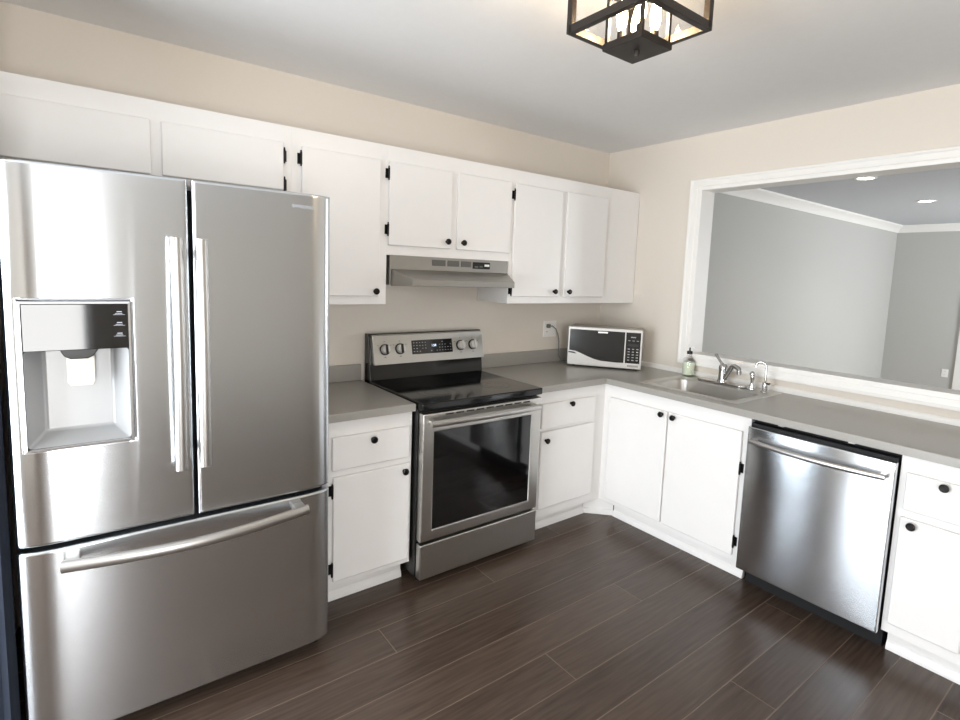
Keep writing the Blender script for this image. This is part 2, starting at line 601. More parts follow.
def wall_plate(name, label, loc, axis, wide, group=None, small=False):
    """outlet plate; axis 'y' = on a wall facing -y, 'x' = on a wall facing -x"""
    rz = 0 if axis == 'y' else -math.pi / 2
    t = thing(name, label, 'wall outlet', loc, rz, group)
    Wd = WORLD[t.name]

    def lb(*a):
        b = B().box(*a[:6], bev=a[6] if len(a) > 6 else 0)
        bmesh.ops.transform(b.bm, matrix=Wd, verts=b.bm.verts)
        return b
    lb(-wide / 2, wide / 2, -.007, 0, -.058, .058, .003).build('cover_plate', 'plate', t)
    cx = -wide / 4 if wide > .1 else 0
    for dz in (.022, -.022):
        r = lb(cx - .017, cx + .017, -.0085, -.0065, dz - .014, dz + .014, .0008).build('receptacle', 'plate', t)
        sl = B()
        for sx_ in (-.006, .006):
            sl.box(cx + sx_ - .001, cx + sx_ + .001, -.0089, -.0080, dz - .003, dz + .006)
        bmesh.ops.transform(sl.bm, matrix=Wd, verts=sl.bm.verts)
        sl.build('slots', 'slot', r, smooth=False)
    if wide > .1:
        lb(wide / 4 - .016, wide / 4 + .016, -.0095, -.0065, -.033, .033, .001).build('rocker_switch', 'plate', t)
    return t


wall_plate('outlet_plate', 'white double wall plate with plugged-in grey cord left of the microwave', (-.54, 0, 1.157), 'y', .125)
wall_plate('outlet_plate', 'small pale outlet low on the far grey wall seen through the opening', (X2, -.76, .36), 'x', .075)

# navy curtain left of the refrigerator
cu = B()
t_ = bmesh.new()
pts = []
for i in range(61):
    x = -3.97 + i * .0090
    pts.append((x, -.835 + .022 * math.sin(i * .62) + .008 * math.sin(i * 1.7)))
f = [[t_.verts.new((x, y + dy, z)) for x, y in pts] for dy in (0, .004) for z in (.02, 1.95)]
for k in range(60):
    t_.faces.new((f[0][k], f[0][k + 1], f[1][k + 1], f[1][k]))
    t_.faces.new((f[2][k], f[3][k], f[3][k + 1], f[2][k + 1]))
    t_.faces.new((f[0][k], f[2][k], f[2][k + 1], f[0][k + 1]))
    t_.faces.new((f[1][k], f[1][k + 1], f[3][k + 1], f[3][k]))
cu.merge(t_)
cr = thing('curtain', 'dark navy curtain hanging at the left edge beside the stainless refrigerator', 'curtain', (-3.7, -.835, .02))
cu.build('fabric', 'navy', cr)
B().cyl((-4.05, -.835, 1.96), (-3.44, -.835, 1.96), .012).build('rod', 'black', cr)
B().box(-3.58, -3.54, -.84, -.780, 1.945, 1.975).build('bracket', 'black', cr)


# ------------------------------------------------------------------ cabinets
def plane_pt(side, a, d, z):
    """side 'A': run along x at depth y=-d;  side 'B': run along y at depth x=-d (a measured as positive distance)"""
    return (a, -d, z) if side == 'A' else (-d, a, z)


def rbox(b, side, a0, a1, d0, d1, z0, z1, bev=0., seg=2):
    if side == 'A':
        return b.box(a0, a1, -d1, -d0, z0, z1, bev, seg)
    return b.box(-d1, -d0, min(a0, a1), max(a0, a1), z0, z1, bev, seg)


def knob(side, a, d, z, parent):
    ax = (0, -1, 0) if side == 'A' else (-1, 0, 0)
    prof = [(0, 0), (.0085, 0), (.0085, .002), (.0055, .004), (.0055, .011), (.010, .014), (.0155, .017), (.0165, .021), (.0150, .025), (.0105, .0275), (.010, .0265), (0, .0262)]
    return B().lathe(prof, plane_pt(side, a, d, z), ax, 24).build('knob', 'knob', parent)


def hinge(side, a, d, z, parent, mat='hinge', sgn=1):
    """surface hinge: leaf on the frame beside the door, barrel at the door's edge"""
    b = B()
    rbox(b, side, a, a + sgn * -.016, d - .0205, d - .0175, z - .024, z + .024, .001)
    p0 = plane_pt(side, a - sgn * .003, d - .006, z - .027)
    p1 = plane_pt(side, a - sgn * .003, d - .006, z + .027)
    b.cyl(p0, p1, .0052, n=12)
    for dz in (-.031, .031):
        q = plane_pt(side, a - sgn * .003, d - .006, z + dz)
        b.lathe([(0, -.004), (.004, -.002), (.0045, .001), (.003, .004), (0, .005)], q, n=10)
    return b.build('hinge', mat, parent)


def cabinet(name, label, side, a0, a1, depth, z0, z1, fronts, toe=None, open_top=False, group=None, toe_poly=None):
    """fronts: dicts(kind, a0, a1, z0, z1, knob=(a,z), hinges=[(a,z,sgn,mat)])"""
    mid = (a0 + a1) / 2
    t = thing(name, label, 'cabinet', plane_pt(side, mid, depth / 2, 0 if toe else z0), 0, group)
    lo, hi = min(a0, a1), max(a0, a1)
    fd = depth - .02
    c = B()
    rbox(c, side, lo, lo + .018, .004, fd, z0, z1)
    rbox(c, side, hi - .018, hi, .004, fd, z0, z1)
    rbox(c, side, lo + .018, hi - .018, .004, fd, z0, z0 + .018)
    rbox(c, side, lo + .018, hi - .018, .004, .012, z0 + .018, z1)
    if not open_top:
        rbox(c, side, lo + .018, hi - .018, .012, fd, z1 - .018, z1)
    c.build('carcass', 'white', t, smooth=False)
    rbox(B(), side, lo, hi, fd, depth, z0, z1, .0004, 1).build('face_frame', 'white', t)
    for fr in fronts:
        b = B()
        rbox(b, side, fr['a0'], fr['a1'], depth + .0005, depth + .0185, fr['z0'], fr['z1'], .0055, 3)
        d = b.build(fr['kind'], 'white', t)
        if fr.get('knob'):
            knob(side, fr['knob'][0], depth + .0185, fr['knob'][1], d)
        for h in fr.get('hinges', ()):
            hinge(side, h[0], depth + .0205, h[1], d, h[3] if len(h) > 3 else 'hinge', h[2])
    if toe:
        tk = toe
        b = B()
        if side == 'A':
            b.box(lo + (toe_poly or {}).get('lo', .008), hi - (toe_poly or {}).get('hi', .008), -tk, -tk + .018, 0, z0)
        else:
            b.box(-tk, -tk + .018, lo + (toe_poly or {}).get('lo', .008), hi - (toe_poly or {}).get('hi', .008), 0, z0)
        k = b.build('toe_kick', 'white', t)
        q = B()
        prof = [(0, 0), (-.013, 0), (-.013, .012), (-.009, .026), (-.004, .036), (0, .040)]
        if side == 'A':
            q.prism([(-tk + y, z) for y, z in prof], 'x', lo + (toe_poly or {}).get('lo', .008), hi - (toe_poly or {}).get('hi', .008))
        else:
            q.prism([(-tk + y, z) for y, z in prof], 'y', lo + (toe_poly or {}).get('lo', .008), hi - (toe_poly or {}).get('hi', .008))
        q.build('shoe_moulding', 'white', k)
        if toe_poly and toe_poly.get('corner'):
            b = B()
            p0, p1 = Vector((-.665, -tk, 0)), Vector((-tk, -.665, 0))
            dn = Vector((-.7071, -.7071, 0)) * .0
            n = Vector((.7071, .7071, 0)) * .018
            b.prism([(p0.x, p0.y), (p1.x, p1.y), (p1.x + n.x, p1.y + n.y), (p0.x + n.x, p0.y + n.y)], 'z', 0, z0)
            n2 = Vector((-.7071, -.7071, 0)) * .010
            b.prism([(p0.x, p0.y), (p1.x, p1.y), (p1.x + n2.x, p1.y + n2.y), (p0.x + n2.x, p0.y + n2.y)], 'z', 0, .036, .003)
            struct(b.build('trim_7', 'white'))
    return t


UD, UB, UT = .3085, 1.364, 2.154
D = lambda kind, a0, a1, z0, z1, knob=None, hinges=(): dict(kind=kind, a0=a0, a1=a1, z0=z0, z1=z1, knob=knob, hinges=hinges)
cabinet('wall_cabinet', 'short white two-door wall cabinet above the stainless refrigerator', 'A', -3.50, -2.4743, UD, 1.845, UT,
        [D('door', -3.465, -3.010, 1.872, 2.079, None, [(-3.465, 2.03, 1)]), D('door', -2.975, -2.513, 1.872, 2.079, None, [(-2.513, 2.022, -1), (-2.513, 1.897, -1)])])
cabinet('wall_cabinet', 'tall white single-door wall cabinet between the refrigerator and the range hood', 'A', -2.474, -2.0033, UD, UB, UT,
        [D('door', -2.434, -2.047, 1.405, 2.076, (-2.072, 1.430), [(-2.434, 2.022, 1), (-2.434, 1.46, 1)])])
cabinet('wall_cabinet', 'short white two-door wall cabinet directly over the range hood', 'A', -2.003, -1.2023, UD, 1.616, UT,
        [D('door', -2.000, -1.626, 1.664, 2.077, (-1.655, 1.702), [(-2.000, 2.018, 1), (-2.000, 1.742, 1)]), D('door', -1.586, -1.208, 1.664, 2.077, (-1.552, 1.702), ())])
cabinet('wall_cabinet', 'tall white two-door wall cabinet in the room corner above the microwave', 'A', -1.202, -.004, UD, UB, UT,
        [D('door', -1.181, -.787, 1.405, 2.074, (-.835, 1.440), [(-1.181, 2.008, 1), (-1.181, 1.445, 1)]), D('door', -.742, -.357, 1.405, 2.076, (-.706, 1.440), ())])

BD, BZ, BT, TK = .6012, .109, .876, .527
cabinet('base_cabinet', 'narrow white base cabinet with drawer between refrigerator and range', 'A', -2.440, -1.999, BD, BZ, BT,
        [D('drawer_front', -2.398, -2.017, .652, .803, (-2.210, .772)), D('door', -2.393, -2.013, .137, .622, (-2.047, .589), [(-2.393, .56, 1), (-2.393, .195, 1)])], TK)
cabinet('base_cabinet', 'white base cabinet with drawer between the range and the inside corner', 'A', -1.200, -.602, BD, BZ, BT,
        [D('drawer_front', -1.158, -.706, .655, .803, (-.930, .786)), D('door', -1.156, -.702, .170, .637, (-1.123, .587))], TK, toe_poly=dict(hi=.066, corner=1))
cabinet('sink_cabinet', 'white double-door base cabinet under the stainless sink', 'B', -1.538, -.582, BD, BZ, BT,
        [D('door', -1.070, -.658, .140, .797, (-1.040, .777), [(-.658, .735, -1, 'white'), (-.658, .20, -1, 'white')]), D('door', -1.504, -1.079, .140, .797, (-1.117, .775), [(-1.504, .605, 1), (-1.504, .215, 1)])],
        TK, open_top=True, toe_poly=dict(hi=.090))
cabinet('base_cabinet', 'white base cabinet with drawer right of the dishwasher at the right edge', 'B', -2.93, -2.152, BD, BZ, BT,
        [D('drawer_front', -2.402, -2.176, .652, .806, (-2.300, .787)), D('door', -2.402, -2.172, .157, .620, (-2.215, .597)),
         D('drawer_front', -2.90, -2.432, .652, .806), D('door', -2.90, -2.432, .157, .620)], TK)

# ------------------------------------------------------------------ countertops
CD, CT, CZ = .633, .8765, .914
ct = thing('countertop', 'short grey laminate countertop between refrigerator and range', 'countertop', (-2.22, -.3, CT))
B().cells([-2.455, -1.997], [-CD, -.001], lambda x, y: True, CT, CZ, .007).build('worktop', 'counter', ct)
tag(B().box(-2.455, -2.003, -.019, -.001, CZ + .0005, 1.006, .003).build('backsplash', 'counter'), 'short grey laminate backsplash strip between refrigerator and range', 'backsplash')
ct2 = thing('countertop', 'long grey laminate L-shaped countertop holding the sink and microwave', 'countertop', (-.32, -.9, CT))
SX0, SX1, SY0, SY1 = -.525, -.075, -1.405, -.845
B().cells([-1.203, -CD, SX0, SX1, -.001], [-2.95, SY0, SY1, -CD, -.001],
          lambda x, y: (y > -CD or x > -CD) and not (SX0 < x < SX1 and SY0 < y < SY1), CT, CZ, .007).build('worktop', 'counter', ct2)
tag(B().box(-1.203, -.001, -.019, -.001, CZ + .0005, 1.006, .003).build('backsplash', 'counter'), 'long grey laminate backsplash strip from the range to the corner', 'backsplash')


# ------------------------------------------------------------------ sink and taps
sk = thing('sink', 'rectangular stainless drop-in sink set in the grey countertop', 'sink', (-.3, -1.12, .73))
rim = B()
t_ = bmesh.new()


def rrect(x0, x1, y0, y1, r, z, n=6):
    out = []
    for cx, cy, a in ((x1 - r, y1 - r, 0), (x0 + r, y1 - r, 90), (x0 + r, y0 + r, 180), (x1 - r, y0 + r, 270)):
        for k in range(n + 1):
            q = math.radians(a + 90 * k / n)
            out.append((cx + r * math.cos(q), cy + r * math.sin(q), z))
    return out


loops = [rrect(-.555, -.040, -1.435, -.808, .02, .9145), rrect(-.552, -.043, -1.432, -.811, .02, .9185), rrect(-.535, -.060, -1.415, -.828, .02, .9180),
         rrect(-.520, -.175, -1.385, -.858, .05, .9165), rrect(-.513, -.182, -1.378, -.865, .05, .910), rrect(-.505, -.190, -1.365, -.878, .055, .80),
         rrect(-.495, -.200, -1.355, -.888, .06, .755), rrect(-.470, -.225, -1.33, -.913, .06, .742)]
vs = [[t_.verts.new(p) for p in lp] for lp in loops]
for a, b in zip(vs[:-1], vs[1:]):
    n = len(a)
    for k in range(n):
        t_.faces.new((a[k], a[(k + 1) % n], b[(k + 1) % n], b[k]))
t_.faces.new(vs[-1])
rim.merge(t_)
rim.build('basin', 'sink', sk)
B().lathe([(0, .004), (.03, .003), (.042, .004), (.044, .001), (.042, 0), (0, 0)], (-.345, -1.12, .7425)).build('drain', 'chrome', sk)

fz = .9185
fc = thing('faucet', 'chrome single-lever kitchen faucet with angled spout behind the sink', 'faucet', (-.115, -1.09, fz))
bp = [(x, y) for x, y, z in rrect(-.150, -.075, -1.255, -.945, .035, 0, 8)]
B().prism(bp, 'z', fz, fz + .012, .003).build('base_plate', 'chrome', fc)
FX, FY = -.112, -1.103
B().lathe([(0, .010), (.031, .010), (.030, .02), (.026, .03), (.025, .085), (.027, .095), (.026, .108), (.018, .120), (0, .124)], (FX, FY, fz)).build('body', 'chrome', fc)
B().tube([(FX - .005, FY - .012, fz + .030), (FX - .020, FY - .040, fz + .072), (FX - .034, FY - .066, fz + .110), (FX - .040, FY - .078, fz + .122), (FX - .048, FY - .094, fz + .126), (FX - .062, FY - .122, fz + .120), (FX - .066, FY - .131, fz + .114), (FX - .067, FY - .134, fz + .100)],
         [.015, .0150, .0140, .0135, .0130, .0130, .0130, .0130]).build('spout', 'chrome', fc)
B().cyl((FX - .067, FY - .134, fz + .101), (FX - .0672, FY - .1345, fz + .084), .0135, .0125).build('aerator', 'chrome', fc)
B().tube([(FX, FY, fz + .112), (FX + .005, FY + .024, fz + .132), (FX + .012, FY + .052, fz + .160), (FX + .016, FY + .064, fz + .172)], [.010, .0075, .008, .009]).build('lever', 'chrome', fc)

sp = thing('side_sprayer', 'small chrome side sprayer between the faucet and the gooseneck tap', 'sprayer', (-.105, -1.282, fz))
B().lathe([(0, 0), (.026, 0), (.025, .006), (.018, .012), (.016, .022), (0, .022)], (-.105, -1.282, fz)).build('holder', 'chrome', sp)
B().lathe([(0, .018), (.012, .018), (.009, .04), (.012, .065), (.013, .078), (.010, .085), (0, .087)], (-.105, -1.282, fz)).build('handle', 'chrome', sp)
B().lathe([(0, -.014), (.013, -.012), (.015, -.003), (.014, .008), (.008, .013), (0, .014)], (-.110, -1.282, fz + .090), (-.75, .1, .45)).build('spray_head', 'chrome', sp)

gx, gy = -.125, -1.366
gt = thing('filter_tap', 'slim chrome gooseneck water tap with black lever at sink corner', 'faucet', (gx, gy, fz))
B().lathe([(0, 0), (.021, 0), (.020, .005), (.015, .010), (.0145, .050), (.012, .056), (0, .057)], (gx, gy, fz)).build('body', 'chrome', gt)
goose = [(gx, gy, fz + .05), (gx, gy, fz + .145)]
for k in range(1, 13):
    a = math.pi * k / 12 * 1.08
    goose.append((gx - .020 * (1 - math.cos(a)) * .35, gy + .027 * (1 - math.cos(a)), fz + .145 + .027 * math.sin(a)))
B().tube(goose, .0062).build('spout', 'chrome', gt)
B().tube([(gx, gy, fz + .050), (gx - .012, gy - .016, fz + .054), (gx - .026, gy - .036, fz + .056)], [.007, .006, .0075], [.005, .004, .005]).build('lever', 'black', gt)

sx_, sy_ = -.062, -.838
so = thing('soap_bottle', 'clear pump bottle of pale green soap at the back left of sink', 'soap bottle', (sx_, sy_, fz))
B().lathe([(0, 0), (.036, 0), (.040, .004), (.040, .100), (.036, .112), (.018, .126), (.0155, .132), (.0155, .142), (.013, .142), (.013, .131), (.033, .109), (.0375, .099), (.0375, .006), (0, .006)], (sx_, sy_, fz)).build('bottle', 'bottle', so)
B().lathe([(0, .007), (.0370, .007), (.0370, .090), (0, .090)], (sx_, sy_, fz)).build('soap', 'soap', so)
B().lathe([(0, .143), (.018, .143), (.018, .160), (.012, .164), (.005, .165), (.005, .187), (0, .188)], (sx_, sy_, fz)).build('collar', 'black', so)
pm = B()
pm.lathe([(0, .187), (.012, .187), (.013, .195), (.009, .201), (0, .202)], (sx_, sy_, fz))
pm.tube([(sx_, sy_, fz + .195), (sx_ - .004, sy_ - .026, fz + .195), (sx_ - .006, sy_ - .042, fz + .186)], [.0065, .0055, .005])
pm.build('pump_head', 'plate', so)


# ------------------------------------------------------------------ refrigerator
FX0, FX1, FXM = -3.418, -2.498, -2.960
rf = thing('refrigerator', 'large stainless french-door refrigerator with ice dispenser and bottom freezer', 'refrigerator', (-2.958, -.45, 0))


def front_y(x, bulge=.024):
    t = abs((x - (FX0 + FX1) / 2) / ((FX1 - FX0) / 2))
    return -.848 - bulge * (1 - t ** 12)


def door_shell(x0, x1, z0, z1, hole=None, back=-.795, n=26, round_left=False, round_right=False):
    """curved front sheet with optional rectangular hole, returned to the back plane"""
    xs = [x0 + (x1 - x0) * k / n for k in range(n + 1)]
    zs = [z0, z1]
    if hole:
        xs = sorted(set([x for x in xs if abs(x - hole[0]) > .006 and abs(x - hole[1]) > .006] + [hole[0], hole[1]]))
        zs = [z0, hole[2], hole[3], z1]
    t = bmesh.new()
    V = {(i, j): t.verts.new((x, front_y(x), z)) for i, x in enumerate(xs) for j, z in enumerate(zs)}
    for i in range(len(xs) - 1):
        for j in range(len(zs) - 1):
            xc = (xs[i] + xs[i + 1]) / 2
            zc = (zs[j] + zs[j + 1]) / 2
            if hole and hole[0] < xc < hole[1] and hole[2] < zc < hole[3]:
                continue
            t.faces.new((V[i, j], V[i + 1, j], V[i + 1, j + 1], V[i, j + 1]))
    be = [e for e in t.edges if len(e.link_faces) == 1]
    r = bmesh.ops.extrude_edge_only(t, edges=be)
    for g in r['geom']:
        if isinstance(g, bmesh.types.BMVert):
            g.co.y = back
    # close the back
    bmesh.ops.delete(t, geom=[v for v in t.verts if not v.link_faces], context='VERTS')
    bmesh.ops.recalc_face_normals(t, faces=t.faces)
    es = [e for e in t.edges if len(e.link_faces) == 2 and e.calc_face_angle(0) > math.radians(45) and all(v.co.y < back - .02 for v in e.verts)]
    bmesh.ops.bevel(t, geom=es, offset=.010, segments=4, profile=.5, affect='EDGES', clamp_overlap=True)
    b = B()
    b.merge(t)
    return b


body = B().box(FX0 + .008, FX1 - .008, -.79, -.03, .03, 1.765, .006)
body.build('case', 'dark_steel', rf)
B().box(FX0 + .02, FX1 - .02, -.770, -.72, .0, .072).build('base_grille', 'void', rf)
bk = B()
bk.box(FX0 + .012, FX1 - .012, -.803, -.791, .080, 1.770)
bk.build('door_gasket', 'void', rf)
HX0, HX1, HZ0, HZ1 = -3.382, -3.126, .992, 1.416
ld = door_shell(FX0, FXM - .005, .702, 1.797, (HX0, HX1, HZ0, HZ1)).build('door', 'steel', rf)
ld['label'] = 'left refrigerator door with the water and ice dispenser'
rd = door_shell(FXM + .005, FX1, .702, 1.797).build('door', 'steel', rf)
rd['label'] = 'plain right refrigerator door'
fd_ = door_shell(FX0, FX1, .074, .688, n=40).build('freezer_drawer', 'steel', rf)
# door handles: long oval bars on short posts
for x, d in ((-3.006, ld), (-2.938, rd)):
    b = B()
    p = []
    for k in range(17):
        s = k / 16
        z = .884 + s * .728
        p.append((x, front_y(x) - .052 - .012 * math.sin(math.pi * s), z))
    b.tube(p, .0175, .014, 16, side=(1, 0, 0))
    for z in (.93, 1.565):
        b.box(x - .010, x + .010, front_y(x) - .056, front_y(x) + .002, z - .018, z + .018, .004)
    b.build('handle', 'handle', d)
b = B()
p = []
for k in range(25):
    s = k / 24
    x = -3.315 + s * .712
    y0 = front_y(-3.315) + (front_y(-2.603) - front_y(-3.315)) * s
    p.append((x, y0 - .040 - .052 * math.sin(math.pi * s), .648))
b.tube(p, .0185, .013, 16, side=(0, 0, 1))
for x in (-3.29, -2.628):
    b.box(x - .020, x + .020, front_y(x) - .046, front_y(x) + .006, .640, .664, .006)
b.build('handle', 'handle', fd_)
# dispenser
dm = B()
yf = -.886
t_ = bmesh.new()
outer = [(HX0, HZ0), (HX1, HZ0), (HX1, HZ1), (HX0, HZ1)]
ring = [[t_.verts.new((x, y, z)) for x, z in pp] for pp, y in (
    (outer, -.862), (outer, yf), ([(HX0 + .006, HZ0 + .006), (HX1 - .006, HZ0 + .006), (HX1 - .006, HZ1 - .006), (HX0 + .006, HZ1 - .006)], yf - .002),
    ([(HX0 + .007, HZ0 + .007), (HX1 - .007, HZ0 + .007), (HX1 - .007, HZ1 - .007), (HX0 + .007, HZ1 - .007)], -.862))]
for a, c in zip(ring[:-1], ring[1:]):
    for k in range(4):
        t_.faces.new((a[k], a[(k + 1) % 4], c[(k + 1) % 4], c[k]))
dm.merge(t_)
dz = dm.build('dispenser_frame', 'silverlip', ld, smooth=False)
ZD = 1.277
B().box(HX0 + .007, HX1 - .007, -.8865, -.865, ZD, HZ1 - .007, .002).build('display_panel', 'blackglass', ld)
rc = B()
t_ = bmesh.new()
ya = -.878
A_ = [(HX0 + .007, ya, HZ0 + .007), (HX1 - .007, ya, HZ0 + .007), (HX1 - .007, ya, ZD), (HX0 + .007, ya, ZD)]
Bk = [(HX0 + .045, -.815, HZ0 + .040), (HX1 - .045, -.815, HZ0 + .040), (HX1 - .045, -.805, ZD), (HX0 + .045, -.805, ZD)]
va = [t_.verts.new(q) for q in A_]
vb = [t_.verts.new(q) for q in Bk]
for k in (0, 1, 3):
    t_.faces.new((va[k], va[(k + 1) % 4], vb[(k + 1) % 4], vb[k]))
t_.faces.new(vb)
t_.faces.new((va[2], va[3], vb[3], vb[2]))
bevel_sharp(t_, .008, 3, 20)
rc.merge(t_)
rcs = rc.build('dispenser_recess', 'dispgrey', ld)
B().prism([(-3.297, ZD + .002), (-3.205, ZD + .002), (-3.218, 1.258), (-3.232, 1.250), (-3.272, 1.250), (-3.286, 1.258)], 'y', -.882, -.83, .003).build('spout', 'black', ld)
B().prism([(-3.282, 1.256), (-3.216, 1.256), (-3.216, 1.180), (-3.222, 1.168), (-3.274, 1.168), (-3.282, 1.180)], 'y', -.868, -.858, .003).build('paddle', 'paddle', ld)
for k in range(3):
    mk = B()
    zc = 1.386 - k * .032
    mk.box(-3.160, -3.147, -.8875, -.8866, zc - .0012, zc + .0012)
    mk.box(-3.168, -3.140, -.8875, -.8866, zc - .0092, zc - .0082)
    mk.box(-3.163, -3.146, -.8875, -.8866, zc - .0062, zc - .0046)
    mk.build('button_mark', 'mark', ld, smooth=False)
lx = -2.607
ang = math.atan2(front_y(lx + .01) - front_y(lx - .01), .02)
text_mesh('SAMSUNG', .0165, 'mark', 'logo', rd, Matrix.Translation((lx, front_y(lx) - .0007, 1.748)) @ Matrix.Rotation(ang, 4, 'Z') @ FACE_Y)

# ------------------------------------------------------------------ range
RX0, RX1 = -1.991, -1.226
rg = thing('range', 'stainless electric range with black glass cooktop and oven door', 'stove', (-1.608, -.34, 0))
B().box(RX0 + .002, RX1 - .002, -.640, -.030, .045, .884).build('body', 'black', rg, smooth=False)
for x in (RX0 + .05, RX1 - .05):
    for y in (-.60, -.08):
        B().cyl((x, y, 0), (x, y, .046), .018).build('foot', 'black', rg)
cook = B().box(RX0, RX1, -.686, -.100, .885, .922, .007, 3)
ck = cook.build('cooktop', 'cooktop', rg)
for cx, cy, r in ((-1.80, -.50, .105), (-1.42, -.50, .085), (-1.80, -.245, .075), (-1.42, -.245, .105)):
    rb = B()
    for q in (r, r * .62):
        rb.lathe([(q - .0018, .9221), (q, .9221), (q, .9224), (q - .0018, .9224), (q - .0018, .9221)], (cx, cy, 0), n=48)
    rb.build('burner_ring', 'burner', ck)
# oven door: steel frame with window
od = B()
DX0, DX1, DZ0, DZ1_ = RX0 + .008, RX1 - .004, .232, .868
od.cells([DX0, -1.920, -1.298, DX1], [DZ0, .286, .776, DZ1_], lambda x, y: not (-1.920 < x < -1.298 and .286 < y < .776), 0, .040, .006)
bmesh.ops.transform(od.bm, matrix=Matrix(((1, 0, 0, 0), (0, 0, -1, -.642), (0, 1, 0, 0), (0, 0, 0, 1))), verts=od.bm.verts)
odo = od.build('oven_door', 'steel2', rg)
B().box(-1.922, -1.296, -.677, -.650, .284, .778, .002).build('window', 'blackglass', odo)
for k in range(9):
    x = -1.86 + k * .062
    B().box(x, x + .046, -.6835, -.6815, .852, .859).build('vent_slot', 'slot', odo, smooth=False)
hb = B()
p = []
for k in range(21):
    s = k / 20
    p.append((-1.957 + s * .687, -.716 - .020 * math.sin(math.pi * s), .826 + .004 * math.sin(math.pi * s)))
hb.tube(p, .0165, .0115, 14, side=(0, 0, 1))
for x in (-1.940, -1.288):
    hb.box(x - .014, x + .014, -.722, -.680, .816, .838, .004)
hb.build('handle', 'handle', odo)
B().box(RX0 + .006, RX1 - .004, -.684, -.642, .040, .218, .006, 3).build('storage_drawer', 'steel2', rg)
# back guard
bgd = B()
bgd.prism([(-.022, .90), (-.100, .90), (-.088, 1.00), (-.066, 1.17), (-.060, 1.180), (-.022, 1.180)], 'x', RX0 + .006, RX1 + .014, .003)
bg = bgd.build('backguard', 'cooktop', rg)
pan = B()
py0, pz0, py1, pz1 = -.118, 1.010, -.080, 1.172
pan.prism([(py0, pz0), (py1, pz1), (py1 + .020, pz1 + .004), (py0 + .030, pz0)], 'x', RX0 + .022, RX1 + .012, .003)
pn = pan.build('control_panel', 'steel2', rg)
tilt = math.atan2(py1 - py0, pz1 - pz0)          # backward lean


def on_panel(x, z):
    s = (z - pz0) / (pz1 - pz0)
    return Vector((x, py0 + (py1 - py0) * s, z))


PM = lambda x, z: Matrix.Translation(on_panel(x, z)) @ Matrix.Rotation(-tilt, 4, 'X')
B().box(-.140, .140, -.0025, .002, -.041, .041, .001, rot=PM(-1.588, 1.096)).build('display', 'blackglass', pn)
for r in range(4):
    for c in range(14):
        if 5 <= c <= 8 and r < 3:
            continue
        x = -.126 + c * .0194
        z = .026 - r * .017
        wd = random.choice((.006, .008, .009))
        if random.random() < .25:
            continue
        B().box(x - wd / 2, x + wd / 2, -.0031, -.0026, z - .0016, z + .0016, rot=PM(-1.588, 1.096)).build('key', 'mark', pn, smooth=False)
text_mesh('1:58', .019, 'digit', 'clock_digits', pn, PM(-1.580, 1.101) @ Matrix.Translation((0, -.0032, 0)) @ FACE_Y, .0002)
nv = (PM(0, 1.1).to_3x3() @ Vector((0, -1, 0)))
for x in (-1.900, -1.804, -1.388, -1.296):
    c = on_panel(x, 1.093)
    k = B().lathe([(0, 0), (.0315, 0), (.0315, .006), (.027, .008), (0, .008)], c, nv).build('knob', 'black', pn)
    k2 = B()
    k2.lathe([(0, .008), (.0262, .008), (.0250, .022), (.022, .026), (0, .027)], c, nv)
    k2.build('knob_cap', 'mwsilver', k)
    B().box(-.0055, .0055, -.038, -.026, -.0255, .0255, .002, rot=PM(x, 1.093)).build('grip', 'slot' if x < -1.6 else 'mwsilver', k)
for x in (-1.900, -1.804, -1.388, -1.296):
    for dx, dz, hw_, hh_ in ((-.040, .024, .003, .0015), (.040, .024, .003, .0015), (0, .045, .003, .0015), (0, -.043, .006, .0015)):
        B().box(dx - hw_, dx + hw_, -.0008, .0004, dz - hh_, dz + hh_, rot=PM(x, 1.093)).build('printed_mark', 'slot', pn, smooth=False)

# ------------------------------------------------------------------ range hood
hd = thing('range_hood', 'stainless under-cabinet range hood above the cooktop', 'range hood', (-1.6, -.25, 1.458))
B().box(-1.985, -1.210, -.312, -.004, 1.462, 1.6155, .002).build('housing', 'hood', hd)
cn = B()
t_ = bmesh.new()
FL, FR, HYF = -1.945, -1.292, -.482
bt = [(-1.985, -.3125), (-1.210, -.3125)]
v = [t_.verts.new(q) for q in (
    (-1.980, -.3125, 1.545), (-1.212, -.3125, 1.545), (FR, HYF, 1.496), (FL, HYF, 1.496),
    (FL, HYF, 1.463), (FR, HYF, 1.463), (-1.212, -.3125, 1.458), (-1.980, -.3125, 1.458))]
for q in ((0, 1, 2, 3), (3, 2, 5, 4), (1, 6, 5, 2), (0, 3, 4, 7), (4, 5, 6, 7), (0, 7, 6, 1)):
    t_.faces.new([v[i] for i in q])
bevel_sharp(t_, .003, 2, 20)
cn.merge(t_)
cn.build('canopy', 'hood', hd)
for k, (xa, xb) in enumerate(((-1.735, -1.650), (-1.636, -1.560), (-1.546, -1.478))):
    vn = B()
    vn.box(xa, xb, -.3140, -.3124, 1.570, 1.602)
    for j in range(5):
        z = 1.572 + j * .0062
        vn.box(xa + .001, xb - .001, -.3150, -.3135, z, z + .0036)
    vn.build('vent_grille', 'hoodvent', hd, smooth=False)
B().box(-1.466, -1.345, -.3155, -.3125, 1.563, 1.601, .001).build('switch_panel', 'black', hd)
B().box(-1.385, -1.352, -.3185, -.3150, 1.578, 1.590).build('switch', 'plate', hd, smooth=False)
B().box(-1.455, -1.432, -.3185, -.3150, 1.570, 1.578).build('switch', 'hoodvent', hd, smooth=False)
B().box(-1.420, -1.400, -.3185, -.3150, 1.572, 1.580).build('switch', 'hoodvent', hd, smooth=False)

